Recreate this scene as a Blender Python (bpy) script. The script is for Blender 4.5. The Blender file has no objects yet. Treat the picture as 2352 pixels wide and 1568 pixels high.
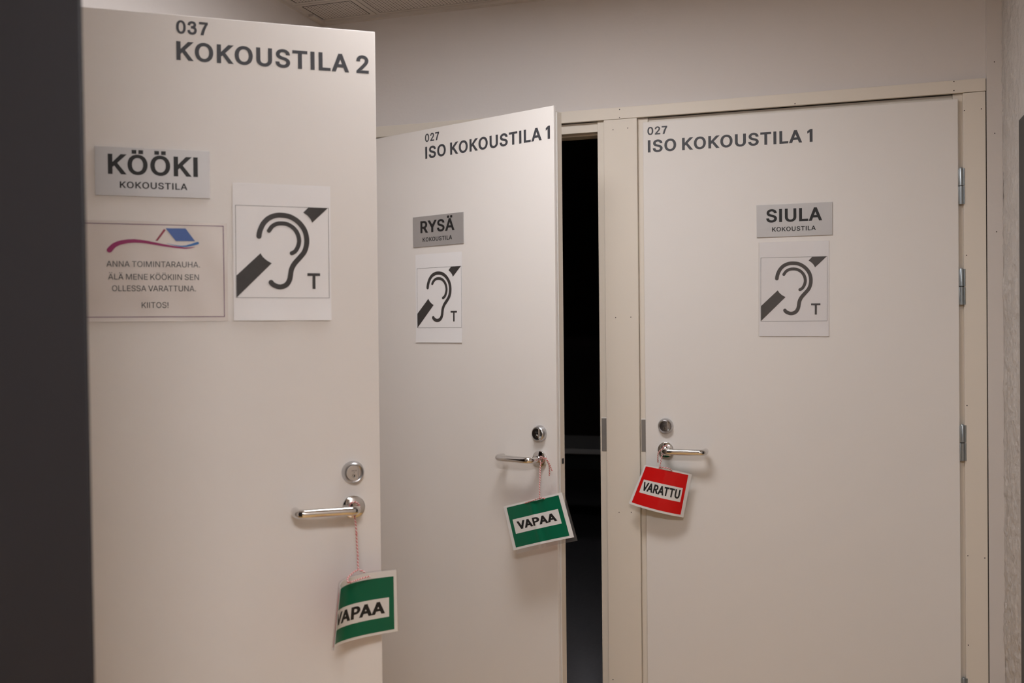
import bpy, bmesh, math, random
from mathutils import Vector, Matrix
from mathutils.geometry import delaunay_2d_cdt

C = bpy.context.scene.collection
scene = bpy.context.scene

# ---------------------------------------------------------------- camera, world, exposure
cam = bpy.data.cameras.new('camera')
camo = bpy.data.objects.new('camera', cam)
C.objects.link(camo)
cam.sensor_width = 36.0
cam.lens = 35.04
cam.shift_x, cam.shift_y = 0.00013, 0.00118
cam.clip_start = 0.05
_r, _u, _f = Vector((0.951631, 0.307069, -0.010302)), Vector((0.00651, 0.013369, 0.999889)), Vector((-0.307173, 0.951593, -0.010723))
_m = Matrix.Identity(4)
for i in range(3):
    _m[i][0], _m[i][1], _m[i][2] = _r[i], _u[i], -_f[i]
_m.translation = Vector((0.0, -3.178, 1.3933))
camo.matrix_world = _m
cam.dof.use_dof = True
cam.dof.focus_distance = 2.95
cam.dof.aperture_fstop = 3.6
scene.camera = camo

world = bpy.data.worlds.new('world')
scene.world = world
world.use_nodes = True
world.node_tree.nodes['Background'].inputs['Color'].default_value = (0.02, 0.02, 0.022, 1)
world.node_tree.nodes['Background'].inputs['Strength'].default_value = 1.0

scene.view_settings.view_transform = 'Standard'
scene.view_settings.look = 'None'
scene.view_settings.gamma = 1.0
scene.view_settings.exposure = 0.0
scene.view_settings.use_curve_mapping = False

LAMP_POWER = {'near': 21.0, 'mid': 55.0}     # emission of the two ceiling panels
LAMPS = [('near', -0.75, -1.08, 0.72, 0.36), ('mid', 0.10, -3.55, 0.72, 0.36)]

# ---------------------------------------------------------------- materials
def mat(name, col, rough=0.5, metal=0.0, var=0.0, vscale=6.0, bump=0.0, bscale=200.0, coat=0.0, detail=4.0, spec=0.5, alpha=1.0, trans=0.0):
    m = bpy.data.materials.new(name)
    m.use_nodes = True
    nt = m.node_tree
    b = nt.nodes['Principled BSDF']
    b.inputs['Base Color'].default_value = (*col, 1)
    b.inputs['Roughness'].default_value = rough
    b.inputs['Metallic'].default_value = metal
    b.inputs['Specular IOR Level'].default_value = spec
    b.inputs['Coat Weight'].default_value = coat
    b.inputs['Coat Roughness'].default_value = 0.08
    b.inputs['Alpha'].default_value = alpha
    b.inputs['Transmission Weight'].default_value = trans
    tc = nt.nodes.new('ShaderNodeTexCoord')
    if var > 0:
        n = nt.nodes.new('ShaderNodeTexNoise')
        n.inputs['Scale'].default_value = vscale
        n.inputs['Detail'].default_value = detail
        nt.links.new(tc.outputs['Object'], n.inputs['Vector'])
        mx = nt.nodes.new('ShaderNodeMix')
        mx.data_type = 'RGBA'
        mx.inputs['A'].default_value = (*[c * (1 - var) for c in col], 1)
        mx.inputs['B'].default_value = (*[min(1, c * (1 + var)) for c in col], 1)
        nt.links.new(n.outputs['Fac'], mx.inputs['Factor'])
        nt.links.new(mx.outputs['Result'], b.inputs['Base Color'])
    if bump > 0:
        n2 = nt.nodes.new('ShaderNodeTexNoise')
        n2.inputs['Scale'].default_value = bscale
        n2.inputs['Detail'].default_value = detail
        nt.links.new(tc.outputs['Object'], n2.inputs['Vector'])
        bp = nt.nodes.new('ShaderNodeBump')
        bp.inputs['Strength'].default_value = bump
        bp.inputs['Distance'].default_value = 0.01
        nt.links.new(n2.outputs['Fac'], bp.inputs['Height'])
        nt.links.new(bp.outputs['Normal'], b.inputs['Normal'])
    return m

M = {}
M['door'] = mat('door_white', (0.80, 0.765, 0.735), 0.50, var=0.012, vscale=3, bump=0.02, bscale=350, spec=0.35)
M['edge'] = mat('door_edge_beige', (0.68, 0.62, 0.54), 0.55, var=0.02, spec=0.3)
M['seal'] = mat('white_seal', (0.82, 0.80, 0.77), 0.5, spec=0.3)
M['frame'] = mat('frame_cream', (0.76, 0.695, 0.61), 0.45, var=0.015, vscale=4, bump=0.015, bscale=200, spec=0.35)
M['wall'] = mat('wall_paint', (0.70, 0.655, 0.630), 0.8, var=0.02, vscale=2.5, bump=0.05, bscale=90, spec=0.2)
M['rough'] = mat('rough_plaster', (0.60, 0.56, 0.53), 0.85, var=0.06, vscale=12, bump=1.0, bscale=38, detail=8, spec=0.2)
M['strip'] = mat('strip_plaster', (0.66, 0.615, 0.585), 0.75, var=0.03, vscale=6, bump=0.08, bscale=60, spec=0.2)
M['vinyl'] = mat('charcoal_vinyl', (0.052, 0.054, 0.062), 0.5, spec=0.4)
M['ink'] = mat('black_ink', (0.014, 0.013, 0.013), 0.5, spec=0.35)
M['toner'] = mat('black_toner', (0.045, 0.040, 0.038), 0.55, var=0.2, vscale=40, spec=0.3, coat=0.15)
M['alu'] = mat('brushed_aluminium', (0.47, 0.455, 0.45), 0.50, 0.58, var=0.02, vscale=30)
M['aludark'] = mat('plate_edge', (0.16, 0.155, 0.15), 0.45, 0.6)
M['paper'] = mat('white_paper', (0.85, 0.835, 0.84), 0.55, var=0.02, vscale=9, spec=0.3)
M['laminate'] = mat('laminated_paper', (0.87, 0.845, 0.85), 0.30, var=0.02, vscale=9, coat=0.6, bump=0.06, bscale=14)
M['notice'] = mat('laminated_notice', (0.70, 0.64, 0.60), 0.40, var=0.025, vscale=8, coat=0.35, bump=0.08, bscale=16)
M['chrome'] = mat('polished_chrome', (0.72, 0.71, 0.70), 0.07, 1.0)
M['satin'] = mat('satin_chrome', (0.56, 0.56, 0.57), 0.30, 1.0)
M['darkhole'] = mat('keyhole_dark', (0.01, 0.01, 0.01), 0.5)
M['strike'] = mat('strike_steel', (0.32, 0.315, 0.31), 0.45, 0.7, var=0.03, vscale=50)
M['zinc'] = mat('galvanised_steel', (0.38, 0.42, 0.44), 0.34, 0.9, var=0.08, vscale=60)
M['green'] = mat('green_print', (0.002, 0.125, 0.060), 0.45, spec=0.25, coat=0.22, var=0.05, vscale=20, bump=0.05, bscale=22)
M['red'] = mat('red_print', (0.64, 0.003, 0.003), 0.45, spec=0.25, coat=0.18, var=0.05, vscale=20, bump=0.05, bscale=22)
M['card'] = mat('tag_card', (0.76, 0.74, 0.72), 0.35, coat=0.5, bump=0.04, bscale=22)
M['purple'] = mat('purple_line', (0.115, 0.022, 0.095), 0.5)
M['magenta'] = mat('magenta_print', (0.30, 0.012, 0.115), 0.5)
M['maroon'] = mat('maroon_print', (0.30, 0.04, 0.07), 0.5)
M['blue'] = mat('blue_print', (0.055, 0.125, 0.38), 0.5, var=0.05, vscale=30)
M['bluelight'] = mat('bright_blue_print', (0.04, 0.17, 0.48), 0.5)
M['text'] = mat('grey_text_ink', (0.07, 0.066, 0.066), 0.5)
M['string_red'] = mat('red_thread', (0.50, 0.02, 0.02), 0.8)
M['string_white'] = mat('white_thread', (0.78, 0.70, 0.68), 0.8)
M['charcoal'] = mat('charcoal_laminate', (0.0155, 0.0150, 0.0185), 0.55, var=0.06, vscale=4, bump=0.02, bscale=150, spec=0.35)
M['darktrim'] = mat('dark_grey_metal', (0.027, 0.027, 0.028), 0.5, 0.1)
M['gap'] = mat('open_joint', (0.03, 0.025, 0.02), 0.9)
M['nail'] = mat('nail_hole', (0.05, 0.04, 0.035), 0.8)
M['floor'] = mat('warm_floor', (0.66, 0.42, 0.17), 0.30, var=0.12, vscale=3)
M['carpet'] = mat('grey_carpet', (0.42, 0.41, 0.44), 0.95, var=0.15, vscale=60, bump=0.3, bscale=400)
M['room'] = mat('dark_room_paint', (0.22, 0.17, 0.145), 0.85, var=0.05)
M['table'] = mat('table_top', (0.45, 0.43, 0.42), 0.5)
M['teal'] = mat('teal_fabric', (0.006, 0.035, 0.042), 0.9, var=0.1, vscale=80)
M['tubing'] = mat('black_tubing', (0.02, 0.02, 0.02), 0.4, 0.3)
M['lampframe'] = mat('lamp_frame', (0.75, 0.75, 0.74), 0.5)
M['ceiling'] = mat('ceiling_paint', (0.62, 0.565, 0.52), 0.8, var=0.02)

# clear laminate film: real thin glossy sheet
mf = bpy.data.materials.new('clear_laminate')
mf.use_nodes = True
nt = mf.node_tree
nt.nodes.clear()
o_ = nt.nodes.new('ShaderNodeOutputMaterial')
g_ = nt.nodes.new('ShaderNodeBsdfGlossy'); g_.inputs['Roughness'].default_value = 0.12
t_ = nt.nodes.new('ShaderNodeBsdfTransparent'); t_.inputs['Color'].default_value = (0.97, 0.97, 0.97, 1)
d_ = nt.nodes.new('ShaderNodeBsdfDiffuse'); d_.inputs['Color'].default_value = (0.72, 0.70, 0.72, 1)
x1 = nt.nodes.new('ShaderNodeMixShader'); x1.inputs[0].default_value = 0.03
x2 = nt.nodes.new('ShaderNodeMixShader'); x2.inputs[0].default_value = 0.08
nt.links.new(t_.outputs[0], x1.inputs[1]); nt.links.new(d_.outputs[0], x1.inputs[2])
nt.links.new(x1.outputs[0], x2.inputs[1]); nt.links.new(g_.outputs[0], x2.inputs[2])
nt.links.new(x2.outputs[0], o_.inputs[0])
M['film'] = mf

# perforated ceiling plate: a square grid of round dark holes
def perforated(name):
    m = mat(name, (0.62, 0.565, 0.52), 0.8)
    nt = m.node_tree
    b = nt.nodes['Principled BSDF']
    tc = nt.nodes.new('ShaderNodeTexCoord')
    mp = nt.nodes.new('ShaderNodeVectorMath'); mp.operation = 'SCALE'; mp.inputs['Scale'].default_value = 1 / 0.0120
    fr = nt.nodes.new('ShaderNodeVectorMath'); fr.operation = 'FRACTION'
    sb = nt.nodes.new('ShaderNodeVectorMath'); sb.operation = 'SUBTRACT'; sb.inputs[1].default_value = (0.5, 0.5, 0)
    ml = nt.nodes.new('ShaderNodeVectorMath'); ml.operation = 'MULTIPLY'; ml.inputs[1].default_value = (1, 1, 0)
    ln = nt.nodes.new('ShaderNodeVectorMath'); ln.operation = 'LENGTH'
    lt = nt.nodes.new('ShaderNodeMath'); lt.operation = 'LESS_THAN'; lt.inputs[1].default_value = 0.23
    mx = nt.nodes.new('ShaderNodeMix'); mx.data_type = 'RGBA'
    mx.inputs['A'].default_value = (0.62, 0.565, 0.52, 1); mx.inputs['B'].default_value = (0.10, 0.08, 0.07, 1)
    nt.links.new(tc.outputs['Object'], mp.inputs[0]); nt.links.new(mp.outputs[0], fr.inputs[0])
    nt.links.new(fr.outputs[0], sb.inputs[0]); nt.links.new(sb.outputs[0], ml.inputs[0])
    nt.links.new(ml.outputs[0], ln.inputs[0]); nt.links.new(ln.outputs['Value'], lt.inputs[0])
    nt.links.new(lt.outputs[0], mx.inputs['Factor']); nt.links.new(mx.outputs['Result'], b.inputs['Base Color'])
    return m
M['perf'] = perforated('perforated_plate')

def emitter(name, strength, col):
    m = bpy.data.materials.new(name)
    m.use_nodes = True
    nt = m.node_tree
    nt.nodes.clear()
    o = nt.nodes.new('ShaderNodeOutputMaterial')
    e = nt.nodes.new('ShaderNodeEmission')
    e.inputs['Color'].default_value = (*col, 1)
    e.inputs['Strength'].default_value = strength
    nt.links.new(e.outputs[0], o.inputs[0])
    return m
LAMP_COL = (1.0, 0.985, 1.0)

# ---------------------------------------------------------------- object helpers
def link(name, bm, m, parent=None, smooth=False, loc=None, rz=0.0):
    me = bpy.data.meshes.new(name)
    bm.normal_update()
    bm.to_mesh(me)
    bm.free()
    for x in (m if isinstance(m, (list, tuple)) else [m]):
        me.materials.append(x)
    if smooth:
        me.polygons.foreach_set('use_smooth', [True] * len(me.polygons))
        try:
            me.set_sharp_from_angle(angle=math.radians(40))
        except Exception:
            pass
    o = bpy.data.objects.new(name, me)
    C.objects.link(o)
    if parent is not None:
        o.parent = parent
    if loc is not None:
        o.location = loc
    o.rotation_euler = (0, 0, rz)
    return o

def tag(o, label=None, cat=None, group=None, kind=None):
    if label: o['label'] = label
    if cat: o['category'] = cat
    if group: o['group'] = group
    if kind: o['kind'] = kind
    return o

def empty(name, loc, rz=0.0):
    o = bpy.data.objects.new(name, None)
    C.objects.link(o)
    o.empty_display_size = 0.05
    o.location = loc
    o.rotation_euler = (0, 0, rz)
    return o

def box(bm, x0, x1, y0, y1, z0, z1, bevel=0.0, mi=0):
    vs = [bm.verts.new((x, y, z)) for x in (x0, x1) for y in (y0, y1) for z in (z0, z1)]
    idx = [(0, 1, 3, 2), (4, 6, 7, 5), (0, 4, 5, 1), (2, 3, 7, 6), (0, 2, 6, 4), (1, 5, 7, 3)]
    fs = []
    for q in idx:
        f = bm.faces.new([vs[i] for i in q])
        f.material_index = mi
        fs.append(f)
    if bevel > 0:
        es = list({e for f in fs for e in f.edges})
        bmesh.ops.bevel(bm, geom=es, offset=bevel, segments=2, profile=0.5, affect='EDGES')
    return bm

def boxes(*bs, bevel=0.0):
    bm = bmesh.new()
    for b in bs:
        box(bm, *b, bevel=bevel)
    return bm

def lathe(bm, prof, cx=0.0, cz=0.0, seg=40, mi=0):
    """profile of (radius, depth) turned about the local -y axis through (cx, cz); depth is towards the viewer"""
    rings = []
    for r, d in prof:
        if r < 1e-6:
            rings.append([bm.verts.new((cx, -d, cz))])
        else:
            rings.append([bm.verts.new((cx + r * math.cos(2 * math.pi * i / seg), -d, cz + r * math.sin(2 * math.pi * i / seg))) for i in range(seg)])
    for a, b in zip(rings, rings[1:]):
        for i in range(seg):
            j = (i + 1) % seg
            if len(a) == 1 and len(b) == 1: continue
            if len(a) == 1: f = bm.faces.new((a[0], b[j], b[i]))
            elif len(b) == 1: f = bm.faces.new((a[i], a[j], b[0]))
            else: f = bm.faces.new((a[i], a[j], b[j], b[i]))
            f.material_index = mi
    return bm

def catmull(pts, step):
    pts = [Vector(p) for p in pts]
    if len(pts) < 3:
        P = [pts[0], *pts, pts[-1]]
    else:
        P = [2 * pts[0] - pts[1], *pts, 2 * pts[-1] - pts[-2]]
    out = []
    for i in range(1, len(P) - 2):
        a, b, c, d = P[i - 1], P[i], P[i + 1], P[i + 2]
        n = max(2, int((c - b).length / step))
        for k in range(n):
            t = k / n
            out.append(0.5 * ((2 * b) + (c - a) * t + (2 * a - 5 * b + 4 * c - d) * t * t + (3 * b - a - 3 * c + d) * t ** 3))
    out.append(pts[-1])
    return out

def tube(bm, path, rad, seg=16, twist=None, cap=True):
    """sweep a circle along a path; twist = (period in rings) colours the faces as a two-strand cord"""
    n = len(path)
    rings = []
    up = Vector((0.31, 0.22, 0.92)).normalized()
    prev = None
    for i, p in enumerate(path):
        t = (path[min(i + 1, n - 1)] - path[max(i - 1, 0)])
        if t.length < 1e-9: t = Vector((0, 0, 1))
        t.normalize()
        if prev is None:
            a = t.cross(up)
            if a.length < 1e-3: a = t.cross(Vector((1, 0, 0)))
        else:
            a = prev - t * prev.dot(t)
        a.normalize()
        prev = a
        b = t.cross(a)
        r = rad(i / (n - 1)) if callable(rad) else rad
        rings.append([bm.verts.new(p + (a * math.cos(2 * math.pi * k / seg) + b * math.sin(2 * math.pi * k / seg)) * r) for k in range(seg)])
    for i in range(n - 1):
        for k in range(seg):
            f = bm.faces.new((rings[i][k], rings[i][(k + 1) % seg], rings[i + 1][(k + 1) % seg], rings[i + 1][k]))
            if twist:
                f.material_index = 1 if ((k / seg + i / twist) % 0.5) < 0.25 else 0
    if cap:
        bm.faces.new(rings[0][::-1])
        bm.faces.new(rings[-1])
    return bm

# ---------------------------------------------------------------- lettering
G={'0':[[[227,-7],[191,-3],[158,7],[130,24],[105,48],[85,77],[69,113],[61,138],[55,164],[51,192],[49,222],[48,254],[49,286],[51,316],[55,344],[61,370],[69,395],[85,431],[106,461],[130,484],[159,502],[191,512],[227,516],[262,512],[295,502],[323,484],[348,461],[368,431],[384,395],[392,370],[398,344],[402,316],[404,286],[405,254],[404,222],[402,192],[398,164],[392,138],[384,113],[368,77],[348,48],[323,24],[295,7],[263,-3]],[[227,50],[250,52],[271,60],[290,74],[306,92],[320,116],[330,144],[338,176],[342,213],[344,254],[342,295],[338,332],[330,365],[320,393],[306,416],[290,435],[271,449],[250,457],[227,460],[203,457],[182,449],[163,435],[147,416],[134,393],[123,365],[115,332],[111,295],[109,254],[111,213],[115,176],[123,144],[134,116],[147,92],[163,74],[182,60],[203,52]]],'1':[[[76,0],[76,55],[391,55],[391,0]],[[276,509],[276,0],[212,0],[212,448],[209,448],[86,358],[86,427],[198,509]]],'2':[[[64,0],[64,47],[234,229],[282,282],[311,327],[320,371],[319,389],[315,405],[308,419],[298,431],[287,441],[273,449],[224,460],[205,458],[188,454],[172,447],[159,438],[148,427],[139,413],[132,398],[128,381],[127,362],[66,362],[68,391],[75,418],[86,442],[102,464],[121,482],[143,496],[168,507],[196,513],[225,516],[254,513],[281,507],[306,497],[328,482],[346,465],[361,445],[372,423],[379,398],[381,372],[371,318],[336,259],[267,180],[153,60],[153,57],[389,57],[389,0]]],'3':[[[218,-7],[188,-5],[159,1],[133,10],[108,22],[88,38],[70,57],[57,79],[48,104],[44,132],[109,132],[112,115],[118,100],[126,87],[137,76],[150,66],[165,59],[219,50],[275,61],[291,69],[304,80],[315,93],[323,108],[328,125],[329,145],[328,163],[323,180],[316,196],[306,211],[292,223],[275,234],[254,241],[229,246],[201,248],[157,248],[157,299],[288,448],[288,452],[70,452],[70,509],[372,509],[372,461],[211,278],[211,289],[247,290],[279,286],[308,276],[333,262],[354,244],[371,222],[383,198],[391,173],[393,145],[390,116],[383,90],[370,66],[354,45],[333,27],[309,12],[281,2],[251,-5]]],'7':[[[97,0],[323,448],[323,452],[62,452],[62,509],[391,509],[391,449],[165,0]]],'A':[[[16,0],[201,509],[276,509],[463,0],[395,0],[287,302],[264,372],[232,478],[245,478],[213,371],[191,302],[85,0]],[[110,142],[110,199],[370,199],[370,142]]],'Ä':[[[16,0],[201,509],[276,509],[463,0],[395,0],[287,302],[264,372],[232,478],[245,478],[213,371],[191,302],[85,0]],[[110,142],[110,199],[370,199],[370,142]],[[312,572],[301,574],[292,577],[283,584],[276,592],[272,602],[271,612],[272,623],[276,633],[283,641],[292,648],[301,651],[312,653],[322,651],[332,648],[340,641],[347,633],[351,623],[352,612],[351,602],[347,592],[340,584],[332,577],[322,574]],[[168,572],[157,574],[148,577],[139,584],[133,592],[129,602],[127,612],[129,623],[133,633],[139,641],[148,648],[157,651],[168,653],[179,651],[188,648],[196,641],[203,633],[207,623],[208,612],[207,602],[203,592],[196,584],[188,577],[179,574]]],'B':[[[60,0],[60,509],[241,509],[274,507],[304,501],[329,491],[350,477],[367,461],[381,442],[390,421],[396,398],[398,374],[397,353],[393,336],[387,320],[356,286],[315,267],[315,262],[331,260],[347,254],[363,245],[378,234],[391,220],[402,203],[411,184],[416,161],[418,136],[416,111],[410,88],[400,67],[386,48],[368,31],[344,18],[317,8],[284,2],[247,0]],[[125,57],[245,57],[281,60],[309,67],[330,80],[344,96],[353,115],[355,137],[354,153],[350,169],[342,184],[333,197],[320,209],[306,218],[289,225],[269,229],[248,231],[125,231]],[[125,285],[238,285],[288,296],[302,304],[314,314],[323,326],[330,340],[335,355],[336,372],[333,393],[326,412],[313,429],[294,442],[270,449],[240,452],[125,452]]],'E':[[[60,0],[60,509],[372,509],[372,452],[125,452],[125,286],[355,286],[355,229],[125,229],[125,57],[375,57],[375,0]]],'H':[[[60,0],[60,509],[125,509],[125,289],[392,289],[392,509],[457,509],[457,0],[392,0],[392,232],[125,232],[125,0]]],'I':[[[31,0],[31,57],[118,57],[118,452],[31,452],[31,509],[269,509],[269,452],[183,452],[183,57],[269,57],[269,0]]],'K':[[[104,145],[104,216],[139,261],[174,303],[212,344],[364,509],[448,509],[231,276],[228,276]],[[60,0],[60,509],[125,509],[125,334],[124,225],[125,193],[125,0]],[[372,0],[188,259],[228,309],[449,0]]],'L':[[[60,0],[60,509],[125,509],[125,57],[361,57],[361,0]]],'M':[[[60,0],[60,509],[152,509],[277,187],[287,159],[299,123],[311,84],[322,49],[307,49],[318,83],[330,121],[342,158],[352,187],[476,509],[568,509],[568,0],[504,0],[504,291],[504,327],[505,369],[506,413],[507,457],[513,457],[498,409],[482,363],[467,322],[456,291],[342,0],[286,0],[170,291],[159,321],[145,361],[129,408],[112,457],[119,457],[120,416],[121,372],[122,328],[122,291],[122,0]]],'N':[[[60,0],[60,509],[136,509],[343,183],[363,151],[388,107],[414,55],[405,54],[401,108],[399,157],[399,195],[399,509],[463,509],[463,0],[387,0],[202,290],[177,331],[148,381],[108,452],[119,454],[122,384],[124,328],[125,291],[125,0]]],'O':[[[267,-7],[241,-6],[217,-2],[194,5],[171,13],[150,25],[131,39],[113,55],[97,73],[82,93],[70,115],[59,140],[51,166],[45,193],[41,223],[40,254],[41,285],[45,315],[51,343],[59,369],[70,393],[82,415],[97,436],[113,454],[131,470],[150,484],[171,495],[194,504],[217,510],[241,514],[267,516],[293,514],[317,510],[340,504],[363,495],[384,484],[403,470],[421,454],[437,436],[451,415],[464,393],[474,369],[482,343],[488,315],[492,285],[493,254],[492,223],[488,193],[482,166],[474,140],[464,115],[451,93],[437,73],[421,55],[403,39],[384,25],[363,13],[340,5],[317,-2],[293,-6]],[[267,53],[296,55],[324,63],[349,76],[372,94],[392,116],[408,144],[420,176],[428,213],[430,254],[428,295],[420,332],[408,365],[392,392],[372,415],[349,433],[324,446],[296,453],[267,456],[237,453],[210,445],[184,433],[161,415],[142,392],[125,364],[113,332],[106,295],[103,254],[106,213],[113,176],[125,144],[142,117],[161,94],[184,76],[210,63],[237,55]]],'Ö':[[[267,-7],[241,-6],[217,-2],[194,5],[171,13],[150,25],[131,39],[113,55],[97,73],[82,93],[70,115],[59,140],[51,166],[45,193],[41,223],[40,254],[41,285],[45,315],[51,343],[59,369],[70,393],[82,415],[97,436],[113,454],[131,470],[150,484],[171,495],[194,504],[217,510],[241,514],[267,516],[293,514],[317,510],[340,504],[363,495],[384,484],[403,470],[421,454],[437,436],[451,415],[464,393],[474,369],[482,343],[488,315],[492,285],[493,254],[492,223],[488,193],[482,166],[474,140],[464,115],[451,93],[437,73],[421,55],[403,39],[384,25],[363,13],[340,5],[317,-2],[293,-6]],[[267,53],[296,55],[324,63],[349,76],[372,94],[392,116],[408,144],[420,176],[428,213],[430,254],[428,295],[420,332],[408,365],[392,392],[372,415],[349,433],[324,446],[296,453],[267,456],[237,453],[210,445],[184,433],[161,415],[142,392],[125,364],[113,332],[106,295],[103,254],[106,213],[113,176],[125,144],[142,117],[161,94],[184,76],[210,63],[237,55]],[[339,572],[328,574],[319,577],[310,584],[304,592],[300,602],[298,612],[300,623],[304,633],[310,641],[319,648],[328,651],[339,653],[350,651],[359,648],[368,641],[374,633],[378,623],[379,612],[378,602],[374,592],[368,584],[359,577],[350,574]],[[195,572],[185,574],[175,577],[167,584],[160,592],[156,602],[155,612],[156,623],[160,633],[167,641],[175,648],[185,651],[195,653],[206,651],[215,648],[224,641],[230,633],[234,623],[236,612],[234,602],[230,592],[224,584],[215,577],[206,574]]],'P':[[[60,0],[60,509],[235,509],[272,506],[305,499],[332,487],[356,471],[375,452],[390,430],[400,404],[407,377],[409,348],[407,318],[400,291],[390,265],[375,243],[356,223],[332,207],[305,195],[272,188],[235,186],[109,186],[109,242],[233,242],[257,244],[279,248],[297,256],[312,266],[324,279],[333,294],[339,310],[343,328],[344,348],[343,367],[339,385],[333,402],[324,416],[312,428],[297,439],[279,446],[257,451],[232,452],[125,452],[125,0]]],'R':[[[60,0],[60,509],[236,509],[273,506],[305,500],[333,489],[356,473],[376,455],[390,433],[401,408],[407,381],[409,352],[407,323],[401,296],[390,271],[376,250],[356,232],[333,217],[305,206],[273,200],[236,198],[96,198],[96,255],[234,255],[258,256],[280,260],[298,267],[313,276],[325,287],[334,300],[340,316],[344,333],[345,352],[344,371],[340,389],[334,405],[325,419],[313,430],[298,440],[279,446],[258,451],[233,452],[125,452],[125,0]],[[353,0],[230,229],[303,229],[428,0]]],'S':[[[224,-9],[188,-7],[156,-1],[128,9],[102,23],[81,40],[64,60],[51,83],[42,109],[38,137],[104,137],[108,118],[114,102],[123,88],[136,76],[150,66],[166,59],[224,49],[246,50],[267,54],[286,60],[303,69],[317,79],[329,92],[338,106],[344,122],[346,139],[344,154],[340,168],[332,179],[296,205],[245,222],[184,239],[145,253],[112,269],[86,289],[67,313],[56,341],[52,372],[54,400],[62,425],[75,448],[92,468],[113,484],[138,498],[165,508],[195,514],[227,516],[259,514],[289,508],[316,498],[340,484],[360,468],[377,449],[390,427],[398,403],[401,378],[337,378],[332,402],[320,421],[302,437],[280,449],[254,456],[225,459],[204,457],[185,454],[167,448],[152,440],[139,430],[129,418],[121,405],[117,391],[115,376],[117,359],[122,345],[131,334],[169,308],[212,293],[264,279],[312,264],[359,238],[395,198],[402,180],[407,161],[408,139],[406,112],[399,87],[386,64],[370,43],[349,25],[323,11],[294,0],[261,-7]]],'T':[[[32,452],[32,509],[417,509],[417,452],[257,452],[257,0],[193,0],[193,452]]],'U':[[[259,-8],[220,-6],[186,2],[154,15],[126,33],[103,55],[85,80],[71,108],[63,140],[60,173],[60,509],[124,509],[124,178],[126,155],[132,133],[141,113],[153,95],[169,80],[187,68],[208,59],[232,53],[259,52],[285,53],[309,59],[331,68],[349,80],[364,95],[377,113],[385,133],[391,155],[393,178],[393,509],[457,509],[457,173],[454,140],[446,108],[433,80],[414,55],[391,33],[363,15],[332,2],[297,-6]]],'V':[[[204,0],[16,509],[84,509],[192,206],[215,137],[248,31],[235,31],[267,138],[290,206],[395,509],[463,509],[278,0]]],'Y':[[[203,0],[203,208],[16,509],[91,509],[192,344],[222,292],[250,230],[224,230],[251,293],[280,344],[381,509],[455,509],[268,208],[268,0]]],'!':[[[67,160],[63,509],[132,509],[128,160]],[[98,-4],[86,-3],[75,1],[66,9],[58,18],[54,29],[52,41],[54,53],[58,64],[66,73],[75,80],[86,85],[98,86],[110,85],[121,80],[130,73],[138,64],[142,53],[143,41],[142,29],[138,18],[130,9],[121,1],[110,-3]]],'.':[[[95,-4],[83,-3],[73,1],[63,9],[55,18],[51,29],[50,41],[51,53],[55,64],[63,73],[73,81],[83,85],[95,87],[107,85],[118,81],[128,73],[135,64],[140,53],[141,41],[140,29],[135,18],[128,9],[118,1],[107,-3]]]}
G['I'] = [[[60, 0], [60, 509], [127, 509], [127, 0]]]
G['1'] = [[[150, 0], [150, 430], [60, 372], [60, 436], [160, 509], [217, 509], [217, 0]]]
G['A'] = [[[16, 0], [203, 509], [267, 509], [85, 0]], [[463, 0], [395, 0], [212, 509], [276, 509]], [[110, 132], [110, 194], [370, 194], [370, 132]]]
G['7'] = [[[62, 447], [62, 509], [391, 509], [391, 447]], [[132, 0], [206, 0], [270, 200], [320, 320], [391, 447], [391, 475], [318, 447], [245, 320], [190, 200]]]
for _k, _b in (('Ä', 'A'), ('Ö', 'O')):
    _c = 240 if _b == 'A' else 266
    G[_k] = [c for c in G[_b]] + [[[_c + s - 34, 570], [_c + s - 34, 640], [_c + s + 34, 640], [_c + s + 34, 570]] for s in (-85, 85)]
G['V'] = [[[16, 509], [87, 509], [276, 0], [201, 0]], [[463, 509], [392, 509], [203, 0], [278, 0]]]
G['Y'] = [[[16, 509], [93, 509], [269, 235], [202, 200]], [[455, 509], [378, 509], [202, 235], [269, 200]], [[202, 0], [202, 240], [269, 240], [269, 0]]]
def _arc(cx, cy, rx, ry, a0, a1, n=12):
    return [[cx + rx * math.cos(a0 + (a1 - a0) * k / n), cy + ry * math.sin(a0 + (a1 - a0) * k / n)] for k in range(n + 1)]
_q = math.pi / 2
G['P'] = [[[60, 0], [60, 509], *_arc(245, 353, 160, 156, _q, -_q), [127, 197], [127, 0]],
          [[127, 254], *_arc(240, 353, 98, 99, -_q, _q), [127, 452]]]
G['R'] = [[list(p) for p in c] for c in G['P']] + [[[212, 215], [290, 225], [430, 0], [350, 0]]]
G['.'] = [[[50, 0], [50, 76], [126, 76], [126, 0]]]
G['!'] = [[[62, 150], [56, 509], [136, 509], [130, 150]], [[56, 0], [56, 76], [136, 76], [136, 0]]]
RB = {'I': 60, 'H': 60, 'M': 60, 'N': 60, 'U': 58, 'O': 40, 'Ö': 40, 'A': 16, 'Ä': 16, 'V': 16, 'Y': 16, 'T': 30, 'K': 18, 'L': 24,
      'R': 24, 'P': 28, 'S': 36, 'E': 32, 'B': 36, '0': 44, '2': 40, '3': 40, '7': 36, '1': 70, '.': 50, '!': 50}
KERN = {'LA': 0, 'VA': -42, 'AV': -42, 'AT': -40, 'TA': -40, 'PA': -36, 'AP': 0, 'RY': -14, 'YS': -14, 'RA': -6}

def area(c):
    return 0.5 * sum(c[i][0] * c[(i + 1) % len(c)][1] - c[(i + 1) % len(c)][0] * c[i][1] for i in range(len(c)))

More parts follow.
